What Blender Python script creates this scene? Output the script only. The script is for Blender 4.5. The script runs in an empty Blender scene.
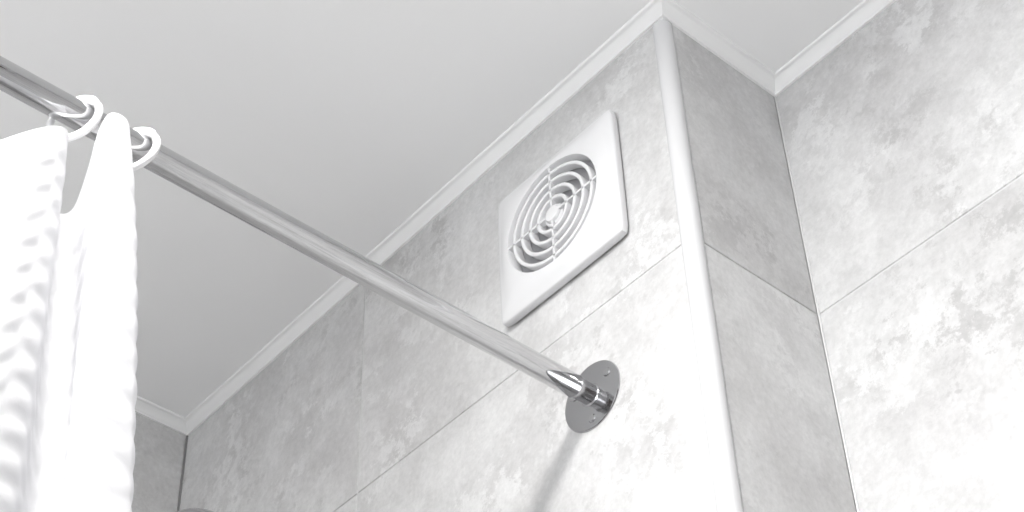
import bpy, bmesh, math, random
from mathutils import Vector, Matrix, noise

# ------------------------------------------------------------------ camera
H = 1.12                                   # camera height above the floor
F_PX, CX, CY = 1724.253, 460.666, 330.553  # focal length / principal point (1024x512)
R = Matrix(((0.63756318, 0.77033355, -0.00997065),
            (-0.51742163, 0.41858128, -0.74636758),
            (-0.57077847, 0.48101552, 0.66545925)))
scene = bpy.context.scene
C = scene.collection
cd = bpy.data.cameras.new('camera')
cam = bpy.data.objects.new('camera', cd)
C.objects.link(cam)
cd.sensor_width = 36
cd.lens = 36 * F_PX / 1024
cd.shift_x = (512 - CX) / 1024
cd.shift_y = (CY - 256) / 1024
cd.clip_start = 0.02
rx, ry, rz = R[0], -R[1], -R[2]
cam.matrix_world = Matrix(((rx[0], ry[0], rz[0], 0), (rx[1], ry[1], rz[1], 0), (rx[2], ry[2], rz[2], H), (0, 0, 0, 1)))
scene.camera = cam

# ------------------------------------------------------------------ light / exposure
LAMP_POS = (-0.46, 0.05)                   # round lamp on the bathroom ceiling
LAMP_STRENGTH = 215.0
FILL_STRENGTH = 8.0                      # added fill light, shaped as an unseen window behind the camera
w = bpy.data.worlds.new('world'); scene.world = w
w.use_nodes = True
w.node_tree.nodes['Background'].inputs[0].default_value = (0.9, 0.95, 1, 1)
w.node_tree.nodes['Background'].inputs[1].default_value = 0.2
vs = scene.view_settings
vs.view_transform = 'Standard'; vs.look = 'None'; vs.exposure = -0.04; vs.gamma = 1.0
vs.use_curve_mapping = False

# ------------------------------------------------------------------ helpers
def put(o, parent=None, label=None, cat=None, group=None, kind=None):
    C.objects.link(o)
    if parent is not None: o.parent = parent
    if label: o['label'] = label
    if cat: o['category'] = cat
    if group: o['group'] = group
    if kind: o['kind'] = kind
    return o

def empty(name, loc, label, cat, **k):
    o = bpy.data.objects.new(name, None); o.location = loc
    return put(o, None, label, cat, **k)

def mesh_from(name, verts, faces, mat, smooth=False):
    me = bpy.data.meshes.new(name)
    me.from_pydata([tuple(v) for v in verts], [], faces)
    me.update()
    bm = bmesh.new(); bm.from_mesh(me)
    bmesh.ops.remove_doubles(bm, verts=bm.verts, dist=1e-6)
    bmesh.ops.recalc_face_normals(bm, faces=bm.faces)
    bm.to_mesh(me); bm.free()
    me.materials.append(mat)
    if smooth:
        for p in me.polygons: p.use_smooth = True
        try: me.set_sharp_from_angle(angle=math.radians(38))
        except Exception: pass
    return me

def obj(name, verts, faces, mat, parent=None, smooth=False, loc=None, **k):
    o = bpy.data.objects.new(name, mesh_from(name, verts, faces, mat, smooth))
    if loc is not None: o.location = loc
    return put(o, parent, **k)

def box(x0, x1, y0, y1, z0, z1):
    v = [(x, y, z) for x in (x0, x1) for y in (y0, y1) for z in (z0, z1)]
    f = [(0, 1, 3, 2), (4, 6, 7, 5), (0, 4, 5, 1), (2, 3, 7, 6), (0, 2, 6, 4), (1, 5, 7, 3)]
    return v, f

def lathe(profile, n=48, axis='y', closed=False):
    """revolve (r, a) profile round an axis; a runs along the axis"""
    V, Fc = [], []
    m = len(profile)
    for i in range(n):
        t = 2 * math.pi * i / n
        c, s = math.cos(t), math.sin(t)
        for r, a in profile:
            if axis == 'y': V.append((r * c, a, r * s))
            else: V.append((r * c, r * s, a))
    for i in range(n):
        j = (i + 1) % n
        for k in range(m if closed else m - 1):
            l = (k + 1) % m
            Fc.append((i * m + k, i * m + l, j * m + l, j * m + k))
    return V, Fc

def tube(points, rad, n=16, caps=True):
    V, Fc = [], []
    P = [Vector(p) for p in points]
    up = Vector((0, 1, 0))
    for i, p in enumerate(P):
        t = (P[min(i + 1, len(P) - 1)] - P[max(i - 1, 0)]).normalized()
        a = t.cross(up)
        if a.length < 1e-4: a = t.cross(Vector((1, 0, 0)))
        a.normalize(); b = t.cross(a)
        r = rad[i] if isinstance(rad, (list, tuple)) else rad
        for k in range(n):
            q = 2 * math.pi * k / n
            V.append(p + a * (r * math.cos(q)) + b * (r * math.sin(q)))
    for i in range(len(P) - 1):
        for k in range(n):
            l = (k + 1) % n
            Fc.append((i * n + k, i * n + l, (i + 1) * n + l, (i + 1) * n + k))
    if caps:
        Fc.append(tuple(range(n))); Fc.append(tuple((len(P) - 1) * n + k for k in range(n)))
    return V, Fc

# ------------------------------------------------------------------ materials
def principled(name, col, rough=0.5, metal=0.0, spec=0.5):
    m = bpy.data.materials.new(name); m.use_nodes = True
    b = m.node_tree.nodes['Principled BSDF']
    b.inputs['Base Color'].default_value = (*col, 1)
    b.inputs['Roughness'].default_value = rough
    b.inputs['Metallic'].default_value = metal
    b.inputs['Specular IOR Level'].default_value = spec
    return m, m.node_tree, b

def plaster(name, col, rough=0.7, amp=0.02):
    m, nt, b = principled(name, col, rough, spec=0.25)
    N, L = nt.nodes, nt.links
    tc = N.new('ShaderNodeTexCoord'); nz = N.new('ShaderNodeTexNoise')
    nz.inputs['Scale'].default_value = 180; nz.inputs['Detail'].default_value = 2
    L.new(tc.outputs['Object'], nz.inputs['Vector'])
    bp = N.new('ShaderNodeBump'); bp.inputs['Strength'].default_value = amp; bp.inputs['Distance'].default_value = 0.002
    L.new(nz.outputs['Fac'], bp.inputs['Height']); L.new(bp.outputs[0], b.inputs['Normal'])
    return m

def stone_tile(name):
    """cement-look porcelain: pale grey, cloudy, with lighter flaked patches"""
    m, nt, b = principled(name, (0.6, 0.6, 0.6), 0.42, spec=0.35)
    N, L = nt.nodes, nt.links
    tc = N.new('ShaderNodeTexCoord'); oi = N.new('ShaderNodeObjectInfo')
    mul = N.new('ShaderNodeVectorMath'); mul.operation = 'SCALE'; mul.inputs[0].default_value = (37, 91, 53)
    L.new(oi.outputs['Random'], mul.inputs['Scale'])
    add = N.new('ShaderNodeVectorMath'); add.operation = 'ADD'
    L.new(tc.outputs['Object'], add.inputs[0]); L.new(mul.outputs[0], add.inputs[1])
    def nz(scale, det, rough, dist=0.0):
        n = N.new('ShaderNodeTexNoise'); n.inputs['Scale'].default_value = scale
        n.inputs['Detail'].default_value = det; n.inputs['Roughness'].default_value = rough
        n.inputs['Distortion'].default_value = dist
        L.new(add.outputs[0], n.inputs['Vector']); return n.outputs['Fac']
    def ramp(src, stops):
        r = N.new('ShaderNodeValToRGB'); L.new(src, r.inputs[0])
        e = r.color_ramp.elements
        while len(e) < len(stops): e.new(0.5)
        for q, (p, c) in zip(e, stops): q.position = p; q.color = (c, c, c, 1)
        return r.outputs['Color']
    def mix(mode, a, c, fac=1.0):
        x = N.new('ShaderNodeMix'); x.data_type = 'RGBA'; x.blend_type = mode
        if isinstance(fac, float): x.inputs['Factor'].default_value = fac
        else: L.new(fac, x.inputs['Factor'])
        for s, v in ((6, a), (7, c)):
            if isinstance(v, tuple): x.inputs[s].default_value = v
            else: L.new(v, x.inputs[s])
        return x.outputs[2]
    clouds = ramp(nz(4.5, 6, 0.62, 0.2), [(0.36, 0.0), (0.62, 1.0)])
    base = mix('MIX', (0.53, 0.525, 0.525, 1), (0.635, 0.635, 0.635, 1), clouds)
    # mottling and flaked, sharp edged lighter and darker patches
    mott = ramp(nz(22.0, 8, 0.75), [(0.36, 0.91), (0.62, 1.05)])
    base = mix('MULTIPLY', base, mott)
    flake = ramp(nz(17.0, 13, 0.78, 0.1), [(0.51, 0.0), (0.54, 1.0)])
    flake_region = ramp(nz(4.6, 4, 0.6), [(0.46, 0.0), (0.58, 0.8)])
    c1 = mix('MIX', base, (0.68, 0.68, 0.68, 1), mix('MULTIPLY', flake, flake_region))
    dark = ramp(nz(19.0, 13, 0.8, 0.1), [(0.51, 0.0), (0.55, 0.7)])
    dark_region = ramp(nz(3.7, 5, 0.65), [(0.52, 0.0), (0.62, 1.0)])
    c2 = mix('MIX', c1, (0.40, 0.395, 0.395, 1), mix('MULTIPLY', dark, dark_region))
    fine = ramp(nz(160, 5, 0.7), [(0.3, 0.90), (0.7, 1.07)])
    c3 = mix('MULTIPLY', c2, fine)
    L.new(c3, b.inputs['Base Color'])
    bp = N.new('ShaderNodeBump'); bp.inputs['Strength'].default_value = 0.12; bp.inputs['Distance'].default_value = 0.001
    L.new(nz(120, 4, 0.6), bp.inputs['Height']); L.new(bp.outputs[0], b.inputs['Normal'])
    return m

M_ceiling = plaster('ceiling_paint', (0.88, 0.88, 0.88), 0.55)
M_wall = plaster('painted_wall', (0.84, 0.84, 0.84))
M_floor = plaster('floor_tile', (0.27, 0.265, 0.26), 0.4)
M_grout = plaster('grout', (0.62, 0.62, 0.62), 0.9, 0.2)
M_silicone = principled('silicone', (0.66, 0.66, 0.66), 0.35)[0]
M_silicone_grey = principled('grey_silicone', (0.22, 0.22, 0.22), 0.5)[0]
M_crown = principled('white_moulding', (0.86, 0.86, 0.86), 0.35)[0]
M_trim = principled('white_pvc_trim', (0.64, 0.64, 0.65), 0.25)[0]
M_tile = stone_tile('cement_tile')
M_plastic = principled('white_plastic', (0.72, 0.72, 0.73), 0.25)[0]
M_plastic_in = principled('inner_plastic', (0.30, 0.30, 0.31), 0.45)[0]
M_ring = principled('ring_plastic', (0.92, 0.92, 0.93), 0.2)[0]
M_dark = principled('dark_recess', (0.05, 0.05, 0.05), 0.6)[0]

def chrome(name, col, rough):
    m, nt, b = principled(name, col, rough, 1.0)
    N, L = nt.nodes, nt.links
    tc = N.new('ShaderNodeTexCoord'); mp = N.new('ShaderNodeMapping'); mp.inputs['Scale'].default_value = (60, 4, 60)
    nz = N.new('ShaderNodeTexNoise'); nz.inputs['Scale'].default_value = 3; nz.inputs['Detail'].default_value = 4
    L.new(tc.outputs['Object'], mp.inputs[0]); L.new(mp.outputs[0], nz.inputs['Vector'])
    mr = N.new('ShaderNodeMapRange'); mr.inputs['To Min'].default_value = rough * 0.6; mr.inputs['To Max'].default_value = rough * 1.5
    L.new(nz.outputs['Fac'], mr.inputs['Value']); L.new(mr.outputs[0], b.inputs['Roughness'])
    return m
M_chrome = chrome('chrome', (0.52, 0.52, 0.525), 0.035)
M_steel = chrome('steel_plate', (0.50, 0.50, 0.51), 0.13)

def fabric():
    m = bpy.data.materials.new('curtain_fabric'); m.use_nodes = True
    nt = m.node_tree; N, L = nt.nodes, nt.links
    b = N['Principled BSDF']; out = N['Material Output']
    b.inputs['Base Color'].default_value = (0.88, 0.88, 0.89, 1); b.inputs['Roughness'].default_value = 0.55
    tr = N.new('ShaderNodeBsdfTranslucent'); tr.inputs[0].default_value = (0.85, 0.85, 0.87, 1)
    mx = N.new('ShaderNodeMixShader'); mx.inputs[0].default_value = 0.35
    tc = N.new('ShaderNodeTexCoord'); wv = N.new('ShaderNodeTexNoise'); wv.inputs['Scale'].default_value = 260
    L.new(tc.outputs['Object'], wv.inputs['Vector'])
    bp = N.new('ShaderNodeBump'); bp.inputs['Strength'].default_value = 0.15; bp.inputs['Distance'].default_value = 0.001
    L.new(wv.outputs['Fac'], bp.inputs['Height']); L.new(bp.outputs[0], b.inputs['Normal'])
    L.new(b.outputs[0], mx.inputs[1]); L.new(tr.outputs[0], mx.inputs[2]); L.new(mx.outputs[0], out.inputs[0])
    return m
M_fabric = fabric()

# ------------------------------------------------------------------ room dimensions
XD, YA, XB, YC = -1.5725, 0.86, -0.6985, 1.0262   # left wall, fan wall, jog, recess wall
XR, YF = 0.75, -1.05                              # unseen right wall and the wall behind the camera
ZB = H + 1.3885                                   # underside of the cove moulding
ZC = ZB + 0.0125                                  # ceiling
T = 0.009                                         # tile thickness

def wall(name, b, label, mat=M_grout):
    return obj(name, *box(*b), mat, kind='structure', label=label, cat='wall')
G = 0.0012                                        # grout sits this far behind the tile faces
wA = wall('wall_back', (XD - 0.1, -0.7136, YA + G, 0.8742, 0, ZC), 'grey cement-tiled wall carrying the fan and the rod flange')
wB = wall('wall_return', (XB - 0.1, XB - G, 0.8742, YC + 0.12, 0, ZC), 'narrow tiled return wall between corner trim and recess')
wC = wall('wall_recess', (XB - G, XR + 0.1, YC + G, YC + 0.12, 0, ZC), 'pale cement-tiled wall of the recess at far right')
wD = wall('wall_left', (XD - 0.1, XD - G, YF - 0.1, YA + G, 0, ZC), 'tiled wall past the curtain, seen at lower left')
wall('wall_right', (XR, XR + 0.1, YF - 0.1, YC + G, 0, ZC), 'plain painted side wall outside the view', M_wall)
wall('wall_front', (XD - G, XR, YF - 0.1, YF, 0, ZC), 'plain painted wall behind the camera', M_wall)
obj('ceiling', *box(XD - 0.1, XR + 0.1, YF - 0.1, YC + 0.12, ZC, ZC + 0.08), M_ceiling, kind='structure', label='smooth pale grey ceiling above the tiled walls', cat='ceiling')
wn = empty('fill_window_1', (-0.10, YF, 1.35), 'fill light added in the shape of a frosted window, unseen behind the camera', 'window', kind='structure')  # invented window, its glowing panes fill the ceiling and walls with soft light
WX, WZ = 0.50, 0.55
for b_ in ((-WX - 0.05, WX + 0.05, 0, 0.03, WZ, WZ + 0.05), (-WX - 0.05, WX + 0.05, 0, 0.03, -WZ - 0.05, -WZ), (-WX - 0.05, -WX, 0, 0.03, -WZ, WZ), (WX, WX + 0.05, 0, 0.03, -WZ, WZ), (-0.02, 0.02, 0, 0.03, -WZ, WZ)):
    obj('fill_window_frame', *box(*b_), M_crown, wn)
mw = bpy.data.materials.new('fill_light_pane'); mw.use_nodes = True
_n = mw.node_tree; _n.nodes.clear()
_e = _n.nodes.new('ShaderNodeEmission'); _e.inputs[0].default_value = (0.97, 0.985, 1.0, 1); _e.inputs[1].default_value = FILL_STRENGTH
_o = _n.nodes.new('ShaderNodeOutputMaterial'); _n.links.new(_e.outputs[0], _o.inputs[0])
for b_ in ((-WX, -0.02, 0.002, 0.012, -WZ, WZ), (0.02, WX, 0.002, 0.012, -WZ, WZ)):
    obj('fill_pane', *box(*b_), mw, wn)
dr = empty('added_door_1', (XR, 0.62, 0), 'dark brown door added for the rod to reflect, outside the view', 'door', kind='structure')  # unseen door, added to put dark bands into the rod's reflections
M_added_door = principled('added_dark_door', (0.10, 0.08, 0.07), 0.4)[0]
obj('added_door_leaf', *box(-0.025, -0.001, -0.38, 0.38, 0.004, 2.15), M_added_door, dr)
obj('added_door_handle', *tube([(-0.024, -0.33, 1.02), (-0.07, -0.33, 1.02), (-0.075, -0.32, 1.02), (-0.075, -0.22, 1.02)], 0.008, 10), M_added_door, dr)
obj('floor', *box(XD - 0.1, XR + 0.1, YF - 0.1, YC + 0.12, -0.08, 0), M_floor, kind='structure', label='light grey bathroom floor below the view', cat='floor')

# ------------------------------------------------------------------ tiles
tile_cache = {}
def tile(parent, axis, plane, a0, a1, z0, z1):
    """one tile; axis 'y' faces -Y at y=plane, 'x' faces +X at x=plane. g = half joint"""
    g = 0.0011
    a0 += g; a1 -= g; z0 += g; z1 -= g
    wd, ht, ch = a1 - a0, z1 - z0, 0.0007
    key = (axis, round(wd, 4), round(ht, 4))
    if key not in tile_cache:
        V = []
        for d, e in ((T, 0), (ch, 0), (0, ch)):
            for (u, v) in ((-wd / 2 + e, -ht / 2 + e), (wd / 2 - e, -ht / 2 + e), (wd / 2 - e, ht / 2 - e), (-wd / 2 + e, ht / 2 - e)):
                V.append((u, d, v) if axis == 'y' else (-d, u, v))
        Fc = [(0, 1, 2, 3), (8, 9, 10, 11)]
        for s in (0, 4):
            for k in range(4):
                l = (k + 1) % 4
                Fc.append((s + k, s + l, s + 4 + l, s + 4 + k))
        tile_cache[key] = mesh_from('tile', V, Fc, M_tile)
    o = bpy.data.objects.new('tile', tile_cache[key])
    ac, zc = (a0 + a1) / 2, (z0 + z1) / 2
    o.location = (ac, plane, zc) if axis == 'y' else (plane, ac, zc)
    put(o, parent)
    return o

JZ = H + 1.0790
rows = [(JZ, ZC - 0.0006)]
z = JZ
while z > 0.02:
    rows.append((max(z - 0.312, 0.0), z)); z -= 0.312
JX = -1.1925
for z0, z1 in rows:
    tile(wA, 'y', YA, XD, JX if z0 >= JZ else JX - 0.0008, z0, z1)
    tile(wA, 'y', YA, JX if z0 >= JZ else JX - 0.0008, -0.7110, z0, z1)
    tile(wB, 'x', XB, 0.8735, YC - 0.001, z0, z1)
    for a0, a1 in ((XB - 0.0008, XB + 0.6), (XB + 0.6, XB + 1.2), (XB + 1.2, XR)):
        tile(wC, 'y', YC, a0, a1, z0, z1)
    for a0, a1 in ((YA - 0.601, YA - 0.001), (YA - 1.201, YA - 0.601), (YA - 1.801, YA - 1.201), (YF, YA - 1.801)):
        tile(wD, 'x', XD, a0, a1, z0, z1)

# ------------------------------------------------------------------ cove moulding (one length per wall, mitred)
prof = [(0.0, 0.0), (0.0028, 0.0), (0.0030, 0.0012)]
for k in range(7):                                       # shallow concave face
    t = k / 6
    prof.append((0.0034 + 0.0092 * t, 0.0014 + 0.0086 * t + 0.0009 * math.sin(math.pi * t)))
prof += [(0.0132, 0.0100), (0.0150, 0.0100), (0.0160, 0.0106), (0.0165, 0.0116), (0.0166, 0.0125), (0.0, 0.0125)]
def cove(name, p0, m0, p1, m1, label):
    V, n = [], len(prof)
    for p, mm in ((p0, m0), (p1, m1)):
        for u, v in prof: V.append((p[0] + mm[0] * u, p[1] + mm[1] * u, ZB + v))
    Fc = [(k, (k + 1) % n, n + (k + 1) % n, n + k) for k in range(n)]
    Fc += [tuple(range(n)), tuple(range(n, 2 * n))]
    obj(name, V, Fc, M_crown, smooth=True, kind='structure', label=label, cat='moulding')
cove('trim_1', (XD, YF), (1, 1), (XD, YA), (1, -1), 'white ceiling moulding along the wall behind the curtain')
cove('trim_2', (XD, YA), (1, -1), (XB, YA), (1, -1), 'long white ceiling moulding above the fan')
cove('trim_3', (XB, YA), (1, -1), (XB, YC), (1, -1), 'short white ceiling moulding between trim and recess corner')
cove('trim_4', (XB, YC), (1, -1), (XR, YC), (-1, -1), 'white ceiling moulding along the recess wall, top right')
# caulk bead under the moulding
def bead(name, path, r, mat, label):
    V, Fc = tube(path, r, 8)
    obj(name, V, Fc, mat, smooth=True, kind='structure', label=label, cat='sealant')

# white quarter-round corner trim where the fan wall turns into the recess
p1, p2 = Vector((-0.7137, YA + 0.0002)), Vector((XB - 0.0002, 0.8740))
mid, half = (p1 + p2) / 2, (p2 - p1).length / 2
out_ = Vector(((p2 - p1).y, -(p2 - p1).x)).normalized()
hh = 0.0012
cen, rr = mid - out_ * hh, math.hypot(half, hh)
base_a = math.atan2(out_.y, out_.x)
span = math.pi / 2 - math.atan2(hh, half)
V, pts = [], []
for k in range(21):
    t = base_a - span + 2 * span * k / 20
    pts.append((cen.x + rr * math.cos(t), cen.y + rr * math.sin(t)))
pts += [(XB - 0.006, 0.8740), (-0.7137, YA + 0.006)]
n = len(pts)
for zz in (0.0, ZB - 0.0012):
    for p in pts: V.append((p[0], p[1], zz))
Fc = [(k, (k + 1) % n, n + (k + 1) % n, n + k) for k in range(n)] + [tuple(range(n)), tuple(range(n, 2 * n))]
obj('trim_5', V, Fc, M_trim, smooth=True, kind='structure', label='white rounded plastic corner trim running down the outer tile edge', cat='trim')

# corner joints
obj('trim_8', *box(-0.7134, XB, YA, 0.8741, ZB - 0.0012, ZC - 0.0002), M_crown, kind='structure', label='small white filler under the moulding at the outer corner', cat='sealant')
bead('trim_6', [(XB + 0.0006, YC - 0.0006, 0), (XB + 0.0006, YC - 0.0006, ZB)], 0.0011, M_silicone, 'pale silicone line in the recess corner')
bead('trim_7', [(XD + 0.0004, YA - 0.0004, 0), (XD + 0.0004, YA - 0.0004, ZB)], 0.0017, M_silicone_grey, 'dark grey joint line in the left wall corner')

# ------------------------------------------------------------------ exhaust fan
FX, FZ = -0.8585, H + 1.2240
fan = empty('exhaust_fan', (FX, YA, FZ), 'square white plastic exhaust fan with round ring grille on tiled wall', 'exhaust fan')
HOLE = 0.0660
def plate_pt(a, half):
    """square with small rounded corners and gently bowed sides, polar angle a"""
    bow, rc = 0.034 * half, 0.0085
    c, s_ = math.cos(a), math.sin(a)
    hb = half - bow
    p = 34.0
    r = hb / (abs(c) ** p + abs(s_) ** p) ** (1 / p)
    k = min(abs(c), abs(s_)) / max(abs(c), abs(s_))
    r += bow * (1 - k * k) + bow * 1.15 * k * k
    return r * c, r * s_
NA = 160
V, Fc = [], []
loops = []
HF = 0.0178                                    # height of the grille rim above the wall
def add_loop(half, y, mixf=0.0):
    lp = []
    for k in range(NA):
        a = 2 * math.pi * k / NA
        # crowd the samples towards the corners
        a = a - 0.17 * math.sin(4 * a + math.pi) * -1
        px, pz = plate_pt(a, half)
        qx, qz = HOLE * math.cos(a), HOLE * math.sin(a)
        lp.append(len(V)); V.append((px + (qx - px) * mixf, y, pz + (qz - pz) * mixf))
    loops.append(lp)
PH = 0.0874
add_loop(PH - 0.004, -0.0022)
add_loop(PH - 0.0004, -0.0024); add_loop(PH, -0.0030); add_loop(PH, -0.0092); add_loop(PH - 0.0004, -0.0102); add_loop(PH - 0.0014, -0.0110); add_loop(PH - 0.0042, -0.0117)
for mf in (0.25, 0.5, 0.75, 0.93):
    add_loop(PH - 0.0042, -0.0117 - (HF - 0.0117) * math.sin(math.pi / 2 * mf), mf)
add_loop(HOLE, -HF, 1.0); 
for y in (-HF + 0.0009, -0.0012):
    lp = []
    for k in range(NA):
        x0, _, z0 = V[loops[-1][k] if len(loops) else 0]
        q = (HOLE - 0.0007) / math.hypot(x0, z0)
        lp.append(len(V)); V.append((x0 * q, y, z0 * q))
    loops.append(lp)
for A, B in zip(loops, loops[1:]):
    for k in range(NA):
        l = (k + 1) % NA
        Fc.append((A[k], A[l], B[l], B[k]))
obj('cover', V, Fc, M_plastic, fan, smooth=True)
v, f = box(-0.079, 0.079, -0.0030, -0.0001, -0.079, 0.079)
obj('base_plate', v, f, M_plastic_in, fan)
# back of the grille pan, seen through the gaps
V, Fc = lathe([(0.0, -0.0040), (HOLE - 0.001, -0.0040), (HOLE - 0.001, -0.0031), (0.0, -0.0031)], 64)
obj('back_pan', V, Fc, M_plastic_in, fan)
for r in (0.0572, 0.0450, 0.0328, 0.0206):
    th, d0, d1 = 0.0021, -HF + 0.0010, -0.0065
    pr = [(r - th, d0 + 0.0012), (r - th + 0.0004, d0 + 0.0004), (r - th + 0.0012, d0), (r + th - 0.0012, d0), (r + th - 0.0004, d0 + 0.0004), (r + th, d0 + 0.0012), (r + th - 0.0003, d1), (r - th + 0.0003, d1)]
    V, Fc = lathe(pr, 96, closed=True)
    obj('grille_ring', V, Fc, M_plastic, fan, smooth=True)
V, Fc = lathe([(0.0, -HF + 0.0002), (0.006, -HF + 0.0001), (0.0088, -HF + 0.0008), (0.0100, -HF + 0.0025), (0.0102, -HF + 0.004), (0.0125, -HF + 0.0044), (0.0130, -HF + 0.005), (0.0130, -0.005), (0, -0.005)], 48)
obj('hub_cap', V, Fc, M_plastic, fan, smooth=True)
for q in range(4):
    a = q * math.pi / 2
    v, f = box(0.0100, HOLE + 0.0002, -HF + 0.0010, -0.0105, -0.0013, 0.0013)
    v = [(x * math.cos(a) - zz * math.sin(a), y, x * math.sin(a) + zz * math.cos(a)) for x, y, zz in v]
    obj('spoke', v, f, M_plastic, fan)

# ------------------------------------------------------------------ curtain rod
RX, RZ, RR = -0.8385, H + 0.985, 0.0112
rod = empty('curtain_rod', (RX, YA, RZ), 'chrome shower curtain rod screwed to the tiled wall by a round flange', 'curtain rod')
L_ = YA - YF
SOCK = 0.0210
pr = [(0.0096, -SOCK), (RR - 0.0006, -SOCK), (RR, -SOCK - 0.0008), (RR, -L_ + SOCK + 0.0008), (RR - 0.0006, -L_ + SOCK), (0.0096, -L_ + SOCK)]
V, Fc = lathe(pr, 48)
obj('tube', V, Fc, M_chrome, rod, smooth=True)
for side in (0, 1):
    def fy(y): return y if side == 0 else -L_ - y
    fl_pr = [(0.0, -0.0022), (0.0338, -0.0022), (0.0350, -0.0019), (0.0356, -0.0010), (0.0356, -0.0002), (0.0, -0.0002)]
    V, Fc = lathe([(r, fy(a)) for r, a in fl_pr], 72)
    fl = obj('flange', V, Fc, M_steel, rod, smooth=True, loc=(0.001, 0, -0.0015))
    V, Fc = lathe([(r, fy(a)) for r, a in [(0.0116, -0.0023), (0.0110, -0.0030), (0.0100, -0.0034), (0.0098, -0.0045), (0.0098, -SOCK - 0.004), (0.0, -SOCK - 0.004)]], 48)
    obj('socket', V, Fc, M_steel, rod, smooth=True)
    for ang in ((32, 152, 268) if side == 0 else (90, 210, 330)):
        sx, sz = 0.0255 * math.cos(math.radians(ang)), 0.0255 * math.sin(math.radians(ang))
        V, Fc = lathe([(r, fy(a)) for r, a in [(0.0, -0.0030), (0.0018, -0.0036), (0.0036, -0.0033), (0.0044, -0.0023), (0.0044, -0.0022)]], 20)
        o = obj('screw', [(x + sx, y, zz + sz) for x, y, zz in V], Fc, M_chrome, fl, smooth=True)

# ------------------------------------------------------------------ curtain rings
RING_R, RING_T = 0.0205, 0.0031
def curtain_ring(y, yaw, label, rock=0.0):
    root = empty('curtain_ring', (RX, y, RZ + RR + RING_T - RING_R + 0.0002), label, 'curtain ring', group='white rings on the curtain rod')
    root.rotation_euler = (0, rock, yaw)
    # C-shaped body and the clip end that snaps into it
    def arc(a0, a1, rr0, rr1, m):
        P, Q = [], []
        for k in range(m):
            t = k / (m - 1); a = math.radians(a0 + (a1 - a0) * t)
            P.append((RING_R * math.cos(a), 0, RING_R * math.sin(a)))
            e = min(t, 1 - t) * 8
            Q.append((rr0 + (rr1 - rr0) * t) * (1.0 if e >= 1 else 0.72 + 0.28 * math.sqrt(max(e, 0) * (2 - min(e, 1)))))
        return P, Q
    P, Q = arc(36, 395 - 230, 0.0038, 0.0031, 26)
    obj('ring_hook', *tube(P, Q, 12), M_ring, root, smooth=True)
    P, Q = arc(165, 395, 0.0031, 0.0031, 40)
    obj('ring_body', *tube(P, Q, 12), M_ring, root, smooth=True)
    return root
curtain_ring(0.3315, math.radians(32), 'white plastic curtain ring on the rod between the two curtain folds')
curtain_ring(0.3815, math.radians(34), 'white plastic curtain ring at the curtain end nearest the flange')

# ------------------------------------------------------------------ shower curtain
# plan of the pleats along the top edge: x, y, z of hem, flare of the foot
ctrl = [
    (-0.864, 0.366, 0.935), (-0.838, 0.371, 0.950), (-0.814, 0.367, 0.955), (-0.799, 0.356, 0.960), (-0.797, 0.342, 0.957),
    (-0.808, 0.340, 0.950), (-0.835, 0.348, 0.934), (-0.864, 0.355, 0.920), (-0.872, 0.347, 0.917), (-0.860, 0.338, 0.930), (-0.843, 0.332, 0.950),
    (-0.828, 0.325, 0.950), (-0.815, 0.312, 0.937), (-0.808, 0.292, 0.913), (-0.812, 0.268, 0.886), (-0.832, 0.252, 0.880), (-0.866, 0.250, 0.882),
    (-0.868, 0.245, 0.900), (-0.838, 0.243, 0.930), (-0.814, 0.240, 0.938), (-0.806, 0.232, 0.932), (-0.820, 0.222, 0.922), (-0.860, 0.216, 0.908)]
for q in range(5):
    y0 = 0.206 - q * 0.062
    ctrl += [(-0.868, y0, 0.91), (-0.838, y0 - 0.006, 0.935), (-0.812, y0 - 0.02, 0.945), (-0.816, y0 - 0.036, 0.935), (-0.860, y0 - 0.052, 0.91)]
def catmull(P, m):
    out = []
    for i in range(len(P) - 1):
        p0, p1, p2, p3 = P[max(i - 1, 0)], P[i], P[i + 1], P[min(i + 2, len(P) - 1)]
        for k in range(m):
            t = k / m
            out.append(tuple(0.5 * (2 * b + (c - a) * t + (2 * a - 5 * b + 4 * c - d) * t * t + (3 * b - a - 3 * c + d) * t ** 3) for a, b, c, d in zip(p0, p1, p2, p3)))
    out.append(P[-1]); return out
top = catmull(ctrl, 9)
NU = len(top)
arc_s = [0.0]
for a, b in zip(top, top[1:]): arc_s.append(arc_s[-1] + math.hypot(a[0] - b[0], a[1] - b[1]))
ZBOT = 0.16
rowsz = []
d = 0.0
while d < 1.9:
    rowsz.append(d); d += 0.0028 if d < 0.62 else 0.02
grid = []
for d in rowsz:
    line = []
    sp = 0.011 * (1 - math.exp(-d / 0.10)) + 0.110 * min(d, 0.6)      # the foot spreads towards the flange
    loose = 1 - math.exp(-d / 0.25)
    for i, (x, y, zt) in enumerate(top):
        s = arc_s[i]
        xm = -0.836
        xx = xm + (x - xm) * (1 - 0.10 * loose) + 0.006 * loose * math.sin(s * 21 + 1.3)
        yy = y + sp * max(0.0, min(1.0, (y - 0.315) / 0.045)) + 0.004 * loose * math.sin(s * 33 + d * 5)
        zz = max(H + zt - d * (1 if d < 1.2 else 1), ZBOT) if d < 1.85 else ZBOT
        line.append(Vector((xx, yy, zz)))
    grid.append(line)
V, Fc = [], []
nr = len(grid)
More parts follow.
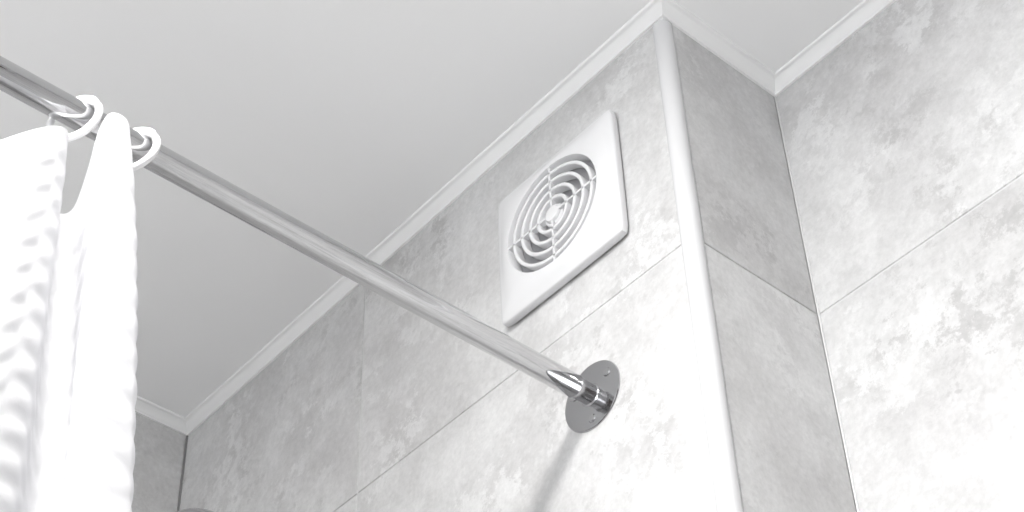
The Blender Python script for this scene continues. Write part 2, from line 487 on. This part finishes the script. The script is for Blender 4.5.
for j in range(nr):
    for i in range(NU):
        a = grid[j][min(i + 1, NU - 1)] - grid[j][max(i - 1, 0)]
        n_ = Vector((a.y, -a.x, 0)); n_.normalize()
        u, v = arc_s[i] / 0.021, rowsz[j] / 0.0255
        fade = min(1.0, rowsz[j] / 0.03)
        jit = noise.noise(Vector((u * 0.9, v * 0.9, 3.1)))
        h = math.sin(2 * math.pi * (v + 0.12 * jit)) * math.sin(math.pi * u + 1.2 * jit)
        h = math.copysign(abs(h) ** 0.7, h)
        V.append(grid[j][i] + n_ * (min(1.0, 0.25 + arc_s[i] / 0.08) * 0.0008 * fade * h + 0.0005 * jit))
for j in range(nr - 1):
    for i in range(NU - 1):
        Fc.append((j * NU + i, j * NU + i + 1, (j + 1) * NU + i + 1, (j + 1) * NU + i))
cur = obj('shower_curtain', V, Fc, M_fabric, smooth=True, label='white textured fabric shower curtain bunched in folds on the rod', cat='curtain')
for p in cur.data.polygons: p.use_smooth = True

# ------------------------------------------------------------------ shower head peeking in at the bottom edge
sh = empty('overhead_shower', (-1.368, YA, H + 1.1185), 'rounded grey metal shower fitting just peeking over the bottom edge', 'shower')
V, Fc = lathe([(0.0, -0.002), (0.022, -0.002), (0.024, -0.006), (0.012, -0.012), (0.009, -0.014)], 32)
obj('wall_rose', V, Fc, M_steel, sh, smooth=True)
V, Fc = tube([(0, -0.008, 0), (0, -0.03, 0.002), (0, -0.055, -0.002), (0, -0.075, -0.016)], 0.008, 16)
obj('arm', V, Fc, M_steel, sh, smooth=True)
V, Fc = lathe([(0.0, 0.0), (0.012, -0.001), (0.022, -0.007), (0.034, -0.020), (0.044, -0.036), (0.046, -0.044), (0.043, -0.047), (0.0, -0.047)], 48, axis='z')
hd = obj('spray_head', V, Fc, M_steel, sh, smooth=True, loc=(0, -0.072, -0.008))
hd.rotation_euler = (math.radians(-20), 0, 0)

# ------------------------------------------------------------------ ceiling lamp (the room's light, out of the frame)
lamp = empty('ceiling_lamp', (LAMP_POS[0], LAMP_POS[1], ZC), 'round flush ceiling lamp above the camera', 'lamp')
LR = 0.100
V, Fc = lathe([(0.0, -0.0005), (LR + 0.012, -0.0005), (LR + 0.012, -0.016), (LR + 0.008, -0.020), (LR + 0.001, -0.020), (LR + 0.001, -0.012), (0.0, -0.012)], 48, axis='z')
obj('lamp_frame', V, Fc, M_plastic, lamp, smooth=True)
ml = bpy.data.materials.new('lamp_diffuser'); ml.use_nodes = True
nt = ml.node_tree; nt.nodes.clear()
em = nt.nodes.new('ShaderNodeEmission'); em.inputs[0].default_value = (1.0, 0.985, 0.965, 1); em.inputs[1].default_value = LAMP_STRENGTH
ou = nt.nodes.new('ShaderNodeOutputMaterial'); nt.links.new(em.outputs[0], ou.inputs[0])
V, Fc = lathe([(0.0, -0.0185), (LR * 0.6, -0.0185), (LR, -0.0180), (LR, -0.0130), (0.0, -0.0130)], 48, axis='z')
obj('diffuser', V, Fc, ml, lamp, smooth=True)
